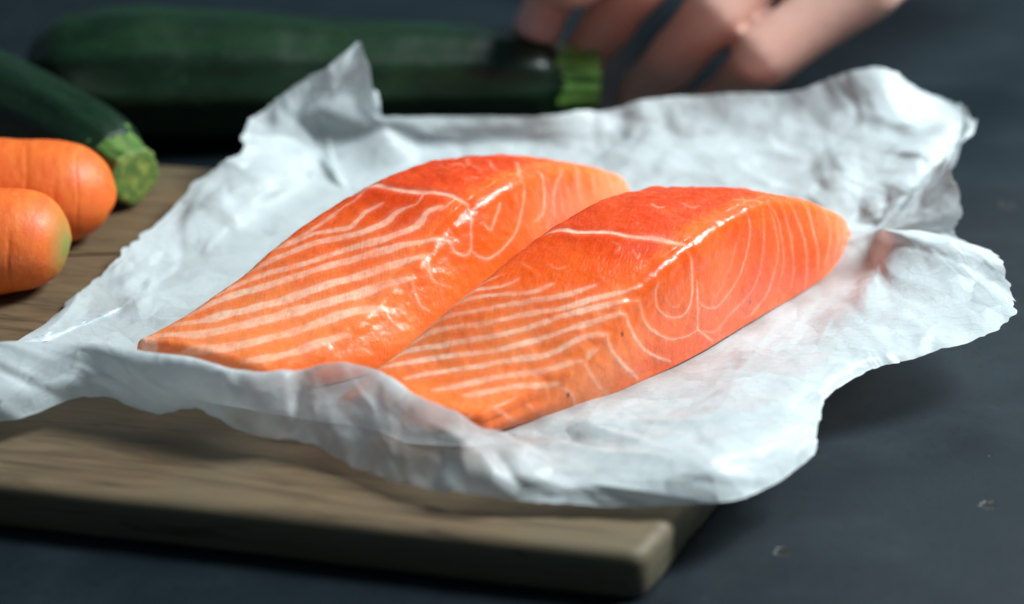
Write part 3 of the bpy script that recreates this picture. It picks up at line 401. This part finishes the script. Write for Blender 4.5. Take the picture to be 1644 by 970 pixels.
# ------------------------------------------------------------------ paper
def paper():
    R = np.array(DATA['ring'])                    # (stations, 4, 3): floor edge, wall low, wall high, free edge
    ns = len(R); NA, NRr = 900, 250
    ang = np.linspace(0, ns, NA, endpoint=False)
    Q = cr(R.reshape(ns, 12), ang, True).reshape(NA, 4, 3)
    cen = np.array([0.2, .6, .03])
    # radial control: centre, inner floor, F, M1, M2, E
    inner = cen+(Q[:, 0]-cen)*.6; inner[:, 2] = .03
    ctr = np.repeat(cen[None], NA, 0)
    C_ = np.stack([ctr, inner, Q[:, 0], Q[:, 1], Q[:, 2], Q[:, 3]], 0)
    tr = np.concatenate([np.linspace(0, 2, 60, endpoint=False), np.linspace(2, 5, NRr-60)])
    G = cr(C_, tr)                                # (NRr, NA, 3)
    # sheet coordinates: direction from the centre times the arc length
    L = np.cumsum(np.concatenate([np.zeros((1, NA)), np.linalg.norm(np.diff(G, axis=0), axis=2)]), axis=0)
    dirv = Q[:, 3, :2]-cen[:2]; dirv /= np.linalg.norm(dirv, axis=1, keepdims=True)
    k = np.ones(41)/41; 
    U = dirv[None]*L[:, :, None]; U3 = np.concatenate([U, 0*U[:, :, :1]], 2)
    du = np.gradient(G, axis=0); dv = np.roll(G, -1, 1)-np.roll(G, 1, 1)
    N = np.cross(du, dv); N /= np.maximum(np.linalg.norm(N, axis=2, keepdims=True), 1e-9); N *= np.sign(N[60, 0, 2]) if N[60, 0, 2] else 1
    # crumple: sharp-creased folded planes, warped and masked so that no two areas crease alike
    rs = np.random.RandomState(5); h = np.zeros(G.shape[:2]); warp = np.stack([fbm(U3, .22, 1), fbm(U3, .22, 2), 0*h], 2)*1.6
    Uw = U3+warp
    for i in range(11):
        a = rs.uniform(0, math.pi); f = rs.uniform(.16, .55) if i < 6 else rs.uniform(.5, 1.1); ph = rs.uniform(0, 9)
        x = (Uw[..., 0]*math.cos(a)+Uw[..., 1]*math.sin(a))*f+ph+h*.8+.35*vnoise(U3, .35, 60+i)
        tri = np.abs((x % 1)-.5)*2
        mask = np.clip(.5+1.1*vnoise(U3, .18, 80+i), 0, 1)
        h += (tri-.5)*mask*(.30 if i < 6 else .13)*(.5/ f if i < 6 else .6/f)*.55
    def facets(spacing, seed):
        """height of a sheet folded along the edges of an irregular triangulation"""
        from mathutils.geometry import delaunay_2d_cdt
        g = np.random.RandomState(seed); e = 24; n = int(2*e/spacing)
        xs, ys = np.meshgrid(np.linspace(-e, e, n), np.linspace(-e, e, n)); P = np.c_[xs.ravel(), ys.ravel()]+g.uniform(-.46, .46, (n*n, 2))*spacing
        z = g.uniform(-1, 1, n*n)*g.uniform(.3, 1, n*n)
        res = delaunay_2d_cdt([Vector(p) for p in P], [], [], 0, 1e-6); vs = np.array([tuple(v) for v in res[0]]); zi = np.array([z[o[0]] for o in res[3]])
        q = (Uw[..., :2]*.35+U*.65).reshape(-1, 2); out = np.zeros(len(q)); cell = 1.0
        key = np.floor(q/cell).astype(int); order = np.lexsort((key[:, 1], key[:, 0])); bins = {}
        ks = key[order]; cut_ = np.flatnonzero(np.any(np.diff(ks, axis=0) != 0, axis=1))+1
        for seg in np.split(order, cut_): bins[tuple(key[seg[0]])] = seg
        for tri_ in res[2]:
            a_, b_, c_ = [vs[i] for i in tri_]; lo = np.floor(np.minimum(np.minimum(a_, b_), c_)).astype(int); hi = np.floor(np.maximum(np.maximum(a_, b_), c_)).astype(int)
            ids = [bins[(i, j)] for i in range(lo[0], hi[0]+1) for j in range(lo[1], hi[1]+1) if (i, j) in bins]
            if not ids: continue
            ids = np.concatenate(ids); p = q[ids]-a_; e1, e2 = b_-a_, c_-a_; D = e1[0]*e2[1]-e1[1]*e2[0]
            if abs(D) < 1e-9: continue
            u = (p[:, 0]*e2[1]-p[:, 1]*e2[0])/D; v = (e1[0]*p[:, 1]-e1[1]*p[:, 0])/D; m = (u >= -1e-6) & (v >= -1e-6) & (u+v <= 1+1e-6)
            out[ids[m]] = (zi[tri_[0]]*(1-u-v)+zi[tri_[1]]*u+zi[tri_[2]]*v)[m]
        return out.reshape(h.shape)
    h = h*.30+facets(2.8, 3)*.62+facets(1.3, 4)*.46*np.clip(.6+vnoise(U3, .25, 91), .1, 1.2)+facets(.62, 6)*.17*np.clip(.4+1.2*vnoise(U3, .3, 92), 0, 1)
    for _ in range(0): h = .5*h+.125*(np.roll(h, 1, 1)+np.roll(h, -1, 1))+.125*(np.vstack([h[:1], h[:-1]])+np.vstack([h[1:], h[-1:]]))
    rad = np.clip((tr-1.55)/.9, 0, 1)[:, None]
    X = G[..., 0]; Y = G[..., 1]
    amp = .25+.0*X
    amp = amp+.46*np.clip((X-8)/3, 0, 1)*np.clip((Y-3)/3, 0, 1)         # crushed far right corner
    amp = amp+.10*np.clip((-X-3)/3, 0, 1)*np.clip((Y-6)/2, 0, 1)        # raised far left corner
    amp = amp+.07*np.clip((-5-Y)/3, 0, 1)*np.clip((X+2)/3, 0, 1)
    h = (h-.0)*amp*2.2*rad
    G = G+N*h[..., None]
    # torn, wandering free edge
    er = np.clip((tr-4.5)/.5, 0, 1)[:, None]**2
    j = fbm(np.stack([ang*1.0, 0*ang, 0*ang], 1), 1.1, 33, 3)*.16+np.sign(vnoise(np.stack([ang, 0*ang, 0*ang], 1), 2.3, 39))*.06+vnoise(np.stack([ang, 0*ang, 0*ang], 1), 9, 34)*.06+np.abs(vnoise(np.stack([ang, 0*ang, 0*ang], 1), 24, 35))*.03
    torn = np.clip((ang-40)/1.5, .0, 1)*np.clip((50-ang)/1.5, 0, 1)+np.clip(1.6-np.abs(ang-16.5)/4.5, 0, 1)*1.2; j = j*(.35+.65*torn)
    od = Q[:, 3]-Q[:, 2]; od /= np.linalg.norm(od, axis=1, keepdims=True)
    G = G+od[None]*(j[None]*er)[..., None]
    # rest on the board / never cut through it, never below the salmon's floor
    onb = (G[..., 1] > -13.2+.0*X)
    G[..., 2] = np.maximum(G[..., 2], .035+.03*np.clip(fbm(U3, .7, 44)+.3, 0, 1)*rad)
    V = G[1:].reshape(-1, 3); V = np.concatenate([V, [G[0, 0]]])
    Fq = gridfaces(NRr-1, NA, True); c = len(V)-1; jj = np.arange(NA)
    tri = np.stack([(jj+1) % NA, jj, 0*jj+c], 1)
    o = mesh_obj('paper_sheet', V, Fq, M_PAPER, extra=tri)
    Pv = V; dm = np.exp(-(((Pv[:, 0]+3.2)/5.0)**2+((Pv[:, 1]+9.0)/2.0)**2)**2)+.0*np.exp(-(((Pv[:, 0]-10.9)/1.2)**2+((Pv[:, 1]-2.9)/1.6)**2)**2)
    
    for key, a_, b_ in (('A', 3, 0), ('A', 0, 3), ('B', 3, 0), ('B', 0, 3)):
        pl = np.array(DATA[key]['st'])[:, a_].copy(); pl[:, 2] = .08; d_, u_, i_ = seg_dist(Pv, pl, 1.5); dm = np.maximum(dm, .55*np.exp(-(d_/.55)**2))
    dm = np.clip(dm*(1+.9*fbm(Pv, .7, 121, 3)), 0, 1); attr(o, 'damp', dm)
    tag(o, 'crumpled white greaseproof paper sheet with torn edges under the two salmon fillets', 'paper')
paper()

# ------------------------------------------------------------------ swept bodies (courgettes, carrots)
def sweep(path, radii, nseg=96, steps=160, sect=None, lump=.0, seed=0):
    P = np.asarray(path, float); t = np.linspace(0, len(P)-1, steps); C_ = cr(P, t)
    r = cr(np.asarray(radii, float)[:, None], np.linspace(0, len(radii)-1, steps))[:, 0]
    T = np.gradient(C_, axis=0); T /= np.linalg.norm(T, axis=1, keepdims=True)
    up = np.array([0, 0, 1.]); Sd = np.cross(T, up); Sd /= np.linalg.norm(Sd, axis=1, keepdims=True); Up = np.cross(Sd, T)
    a = np.linspace(0, 2*math.pi, nseg, endpoint=False)
    k = np.ones((steps, nseg)) if sect is None else sect(a[None, :], np.linspace(0, 1, steps)[:, None])
    G = C_[:, None]+(Sd[:, None]*np.cos(a)[None, :, None]+Up[:, None]*np.sin(a)[None, :, None])*(r[:, None]*k)[..., None]
    if lump: G = C_[:, None]+(G-C_[:, None])*(1+lump*fbm(G, .45, seed, 3))[..., None]
    ln = np.cumsum(np.r_[0, np.linalg.norm(np.diff(C_, axis=0), axis=1)])
    U = np.stack([np.cos(a)[None]*2+0*r[:, None], np.sin(a)[None]*2+0*r[:, None], ln[:, None]*.25+0*a[None]], 2).reshape(-1, 3)
    V = G.reshape(-1, 3); F = [tuple(int(x) for x in f) for f in gridfaces(steps, nseg, True)]
    F.append(tuple(range(nseg))[::-1]); F.append(tuple(range((steps-1)*nseg, steps*nseg)))
    return V, F, U, ln
def cap_r(vals, a=True, b=True):
    return vals
def courgette(loc_pts, radii, stem_pts, stem_r, label, seed):
    root = empty('courgette', (loc_pts[0][0], loc_pts[0][1], TZ)); bpy.context.view_layer.update()
    sec = lambda a, t: 1+.018*np.cos(a*10)
    V, F, U, _ = sweep(loc_pts, radii, 120, 220, sec, .02, seed)
    o = mesh_obj('body', V, F, M_ZUC, root); attr(o, 'ring', U, 'FLOAT_VECTOR')
    sec2 = lambda a, t: 1+.055*np.cos(a*5+seed)+.03*np.cos(a*15)
    V, F, U, _ = sweep(stem_pts, stem_r, 90, 50, sec2, .05, seed+3)
    o = mesh_obj('stem', V, F[:-2], M_STEM if len(stem_r) and stem_r[-1] > 1.15 else M_DULL, root); attr(o, 'ring', U*1.5, 'FLOAT_VECTOR')
    nseg = 90; last = V[-nseg:]; c = last.mean(0); rings = [c+(last-c)*k for k in (1, .92, .75, .5, .25, .05)]
    nrm = np.array(stem_pts[-1])-np.array(stem_pts[-2]); nrm = nrm/np.linalg.norm(nrm)
    rings = [r+nrm*(.0 if i == 0 else .06) for i, r in enumerate(rings)]
    V2 = np.concatenate(rings); F2 = [tuple(int(x) for x in f) for f in gridfaces(6, nseg, True)]; F2.append(tuple(range(5*nseg, 6*nseg)))
    mesh_obj('cut_end', V2, F2, M_CUT, o)
    tag(root, label, 'courgette', 'green courgettes behind the paper')

courgette([(-17.58, 15.41, 1.2), (-17.36, 15.43, 1.2), (-16.81, 15.49, 1.2), (-15.35, 15.64, 1.2), (-12.79, 15.91, 1.15), (-9.14, 16.29, 0.95), (-5.49, 16.67, 0.75), (-1.84, 17.06, 0.6), (0.54, 17.3, 0.52), (1.54, 17.41, 0.5), (1.82, 17.44, 0.5)], [0.05, 1.1, 1.75, 2.35, 2.5, 2.4, 2.25, 2.1, 1.95, 1.75, 1.35, 1.25], [(1.54, 17.41, 0.5), (2.0, 17.46, 0.5), (2.55, 17.51, 0.48), (3.1, 17.57, 0.45)], [1.3, 1.22, 1.18, 1.22], 'large dark green courgette lying across the back, its short pale stem end by the hand', 71)
courgette([(-27.84, 20.75, 1.5), (-27.32, 20.29, 1.5), (-25.78, 18.9, 1.6), (-22.7, 16.12, 1.75), (-19.61, 13.35, 1.75), (-17.04, 11.04, 1.7), (-14.99, 9.19, 1.6), (-13.45, 7.8, 1.42), (-12.78, 7.2, 1.3)], [0.05, 1.2, 1.6, 1.8, 1.8, 1.75, 1.6, 1.42, 1.18], [(-13.03, 7.43, 1.35), (-12.78, 7.2, 1.3), (-12.42, 6.87, 1.22), (-12.06, 6.55, 1.18)], [1.22, 1.08, 1.0, .98], 'smaller dark green courgette pointing its pale cut stem toward the paper, behind the carrots', 83)
def carrot(path, radii, green_end, label, seed):
    V, F, U, ln = sweep(path, radii, 110, 260, lambda a, t: 1+.006*np.cos(a*3), .03, seed)
    n = 110; tt = np.repeat(ln, n); a = np.tile(np.arange(n), len(ln))/n*2*math.pi
    axis = np.repeat(V.reshape(-1, n, 3).mean(1), n, 0); rg = np.random.RandomState(seed); dr = 0*tt
    for _ in range(16):                      # cross rings and little root scars
        x0, a0, wd, sp_ = rg.uniform(ln[-1]-9, ln[-1]-.3), rg.uniform(0, 6.28), rg.uniform(.03, .07), rg.uniform(.4, 1.5)
        da = np.abs((a-a0+math.pi) % (2*math.pi)-math.pi); dr -= rg.uniform(.006, .024)*np.exp(-((tt-x0-.05*np.sin(a*4+x0))/wd)**2)*np.exp(-(da/sp_)**4)
    V = axis+(V-axis)*(1+dr/1.5)[:, None]
    o = mesh_obj('carrot', V, F, M_CARROT); attr(o, 'ring', U*np.array([.4, .4, 5]), 'FLOAT_VECTOR')
    g = np.clip((tt-(ln[-1]-.75))/.55, 0, 1)*(.75+.25*np.cos(a*2)) if green_end else 0*tt
    attr(o, 'green', g); tag(o, label, 'carrot', 'thick carrots left on the board')
carrot([(-25.79, 3.13, 1.2), (-25.59, 3.15, 1.25), (-23.8, 3.32, 1.4), (-20.82, 3.62, 1.6), (-17.83, 3.91, 1.68), (-15.84, 4.11, 1.66), (-14.45, 4.24, 1.62), (-13.35, 4.35, 1.58), (-12.71, 4.41, 1.55), (-12.36, 4.45, 1.52), (-12.24, 4.46, 1.52)], [0.05, 0.7, 1.2, 1.5, 1.68, 1.72, 1.66, 1.6, 1.35, 0.95, 0.45, 0.05], False, 'thick bright orange carrot farther from the camera, touching the smaller courgette', 91)
carrot([(-26.17, -1.42, 1.1), (-25.97, -1.38, 1.1), (-23.23, -0.83, 1.3), (-20.29, -0.25, 1.5), (-17.34, 0.34, 1.6), (-15.38, 0.73, 1.6), (-14.11, 0.98, 1.55), (-13.42, 1.12, 1.5), (-13.08, 1.19, 1.47), (-12.93, 1.22, 1.45)], [0.05, 0.7, 1.1, 1.4, 1.6, 1.62, 1.56, 1.38, 1.02, 0.55, 0.05], True, 'thick orange carrot nearest the camera at the left, its rounded end tinged green', 97)


# ------------------------------------------------------------------ hand
def hand():
    root = empty('person', (9, 22, TZ)); bpy.context.view_layer.update()
    caps = {'chains': [[(4.26, 18.36, 6.3, 1.4), (2.39, 15.74, 5.0, 1.12), (1.48, 18.3, 3.6, 1.0), (0.97, 17.56, 2.5, 0.93)], [(6.87, 17.22, 6.5, 1.4), (4.5, 16.79, 4.4, 1.16), (3.6, 17.83, 2.6, 1.05), (2.76, 18.23, 1.2, 0.93)], [(9.89, 16.18, 6.0, 1.4), (7.29, 15.17, 3.9, 1.2), (5.97, 16.11, 1.8, 1.05), (4.83, 17.59, -0.2, 0.93)], [(12.25, 14.64, 5.0, 1.4), (8.86, 13.7, 2.7, 1.15), (8.13, 15.7, 0.8, 0.9), (7.02, 16.55, -0.5, 0.78)], [(11.98, 25.92, 5.5, 1.59), (8.95, 32.74, 4.3, 1.34), (5.15, 32.43, 3.0, 1.16), (3.51, 32.02, 2.0, 1.04)], [(22.1, 29.25, 7.5, 2.68), (15.73, 20.08, 6.3, 2.2)], [(4.26, 18.36, 6.3, 1.4), (15.73, 20.08, 6.3, 2.2)], [(6.87, 17.22, 6.5, 1.4), (15.73, 20.08, 6.3, 2.2)], [(9.89, 16.18, 6.0, 1.4), (15.73, 20.08, 6.3, 2.2)], [(12.25, 14.64, 5.0, 1.4), (15.73, 20.08, 6.3, 2.2)], [(4.26, 18.36, 6.3, 1.4), (6.87, 17.22, 6.5, 1.4)], [(6.87, 17.22, 6.5, 1.4), (9.89, 16.18, 6.0, 1.4)], [(9.89, 16.18, 6.0, 1.4), (12.25, 14.64, 5.0, 1.4)], [(12.25, 14.64, 5.0, 1.4), (14.39, 17.63, 5.7, 1.83)], [(11.98, 25.92, 5.5, 1.59), (22.1, 29.25, 7.5, 2.68)], [(6.87, 17.22, 6.5, 1.4), (11.98, 25.92, 5.5, 1.59)], [(9.89, 16.18, 6.0, 1.4), (13.25, 18.97, 5.9, 2.07)]], 'knuckles': [(7.29, 15.55, 3.8, 1.22), (8.82, 13.85, 2.6, 1.22), (4.64, 16.2, 4.4, 1.22), (2.89, 18.38, 1.0, 1.22), (1.02, 15.25, 2.9, 1.22)], 'nails': [((1.06, 16.87, 3.08), (-0.36, -0.52, -0.77), (0.05, -0.84, 0.54), 0.72, 0.8), ((2.54, 17.48, 1.26), (-0.5, 0.24, -0.83), (-0.36, -0.93, -0.05), 0.5, 0.6), ((4.42, 16.92, -0.29), (-0.42, 0.54, -0.73), (-0.6, -0.77, -0.23), 0.5, 0.6), ((6.66, 15.92, -0.42), (-0.58, 0.45, -0.68), (-0.6, -0.8, -0.01), 0.45, 0.52), ((3.61, 31.26, 2.39), (-0.83, -0.21, -0.51), (-0.0, -0.92, 0.38), 0.55, 0.65)]}
    u_ = np.linspace(0, 2*math.pi, 16, endpoint=False); v_ = np.linspace(.02, math.pi-.02, 9)
    unit = np.stack([np.sin(v_)[:, None]*np.cos(u_), np.sin(v_)[:, None]*np.sin(u_), np.cos(v_)[:, None]+0*u_], 2).reshape(-1, 3)
    uf = [tuple(int(x) for x in f) for f in gridfaces(9, 16, True)]+[tuple(range(16))[::-1], tuple(range(128, 144))]
    VV, FF = [], []
    for chain in caps['chains']:
        P = np.array(chain, float)
        for a, b in zip(P[:-1], P[1:]):
            n = max(4, int(np.linalg.norm(b[:3]-a[:3])/.16))
            for t in np.linspace(0, 1, n):
                q = a+(b-a)*t; k = len(VV)*144
                VV.append(unit*q[3]*(1-.07*math.sin(math.pi*t))+q[:3]); FF += [tuple(x+k for x in f) for f in uf]
    me = bpy.data.meshes.new('hand'); me.from_pydata((np.concatenate(VV)*S).tolist(), [], FF); me.materials.append(M_SKIN)
    o = bpy.data.objects.new('hand', me); COL.objects.link(o)
    m = o.modifiers.new('r', 'REMESH'); m.mode = 'VOXEL'; m.voxel_size = .12*S
    m2 = o.modifiers.new('s', 'SMOOTH'); m2.iterations = 10; m2.factor = .6
    dg = bpy.context.evaluated_depsgraph_get(); me2 = bpy.data.meshes.new_from_object(o.evaluated_get(dg))
    o.modifiers.clear(); o.data = me2; o.data.name = 'hand'
    me2.polygons.foreach_set('use_smooth', np.ones(len(me2.polygons), bool))
    if not me2.materials: me2.materials.append(M_SKIN)
    co = np.empty(len(me2.vertices)*3, np.float32); me2.vertices.foreach_get('co', co); co = co.reshape(-1, 3)/S
    kn = np.zeros(len(co))
    for k in caps['knuckles']: kn = np.maximum(kn, np.exp(-(np.linalg.norm(co-np.array(k[:3]), axis=1)/1.05)**2))
    attr(o, 'knuckle', kn)
    o.parent = root; o.location = -root.location
    for p, d, up, wd, ln in caps['nails']:
        d = Vector(d).normalized(); up = Vector(up).normalized(); sd = d.cross(up).normalized(); up = sd.cross(d)
        V = []; n1, n2 = 9, 11
        for i in range(n1):
            for j in range(n2):
                u = i/(n1-1)*2-1; v = j/(n2-1)*2-1; wv = wd*math.sqrt(max(.05, 1-abs(u)**4*.75))
                x = Vector(p)+d*(u*ln)+sd*(v*wv)+up*(-.45*wd*v*v-.12*ln*u*u); V.append(tuple(x))
        V2 = [tuple(Vector(q)-up*.06) for q in V]
        F = [tuple(int(x) for x in f) for f in gridfaces(n1, n2)]; k = len(V)
        F2 = F+[tuple(x+k for x in f)[::-1] for f in F]
        b = [j for j in range(n2)]+[i*n2+n2-1 for i in range(1, n1)]+[(n1-1)*n2+j for j in range(n2-2, -1, -1)]+[i*n2 for i in range(n1-2, 0, -1)]
        for a_, b_ in zip(b, b[1:]+b[:1]): F2.append((a_, b_, b_+k, a_+k))
        mesh_obj('fingernail', np.array(V+V2), F2, M_NAIL, o)
    tag(root, 'hand of a person with curled fingers resting on the table beside the courgette stem', 'hand')
hand()
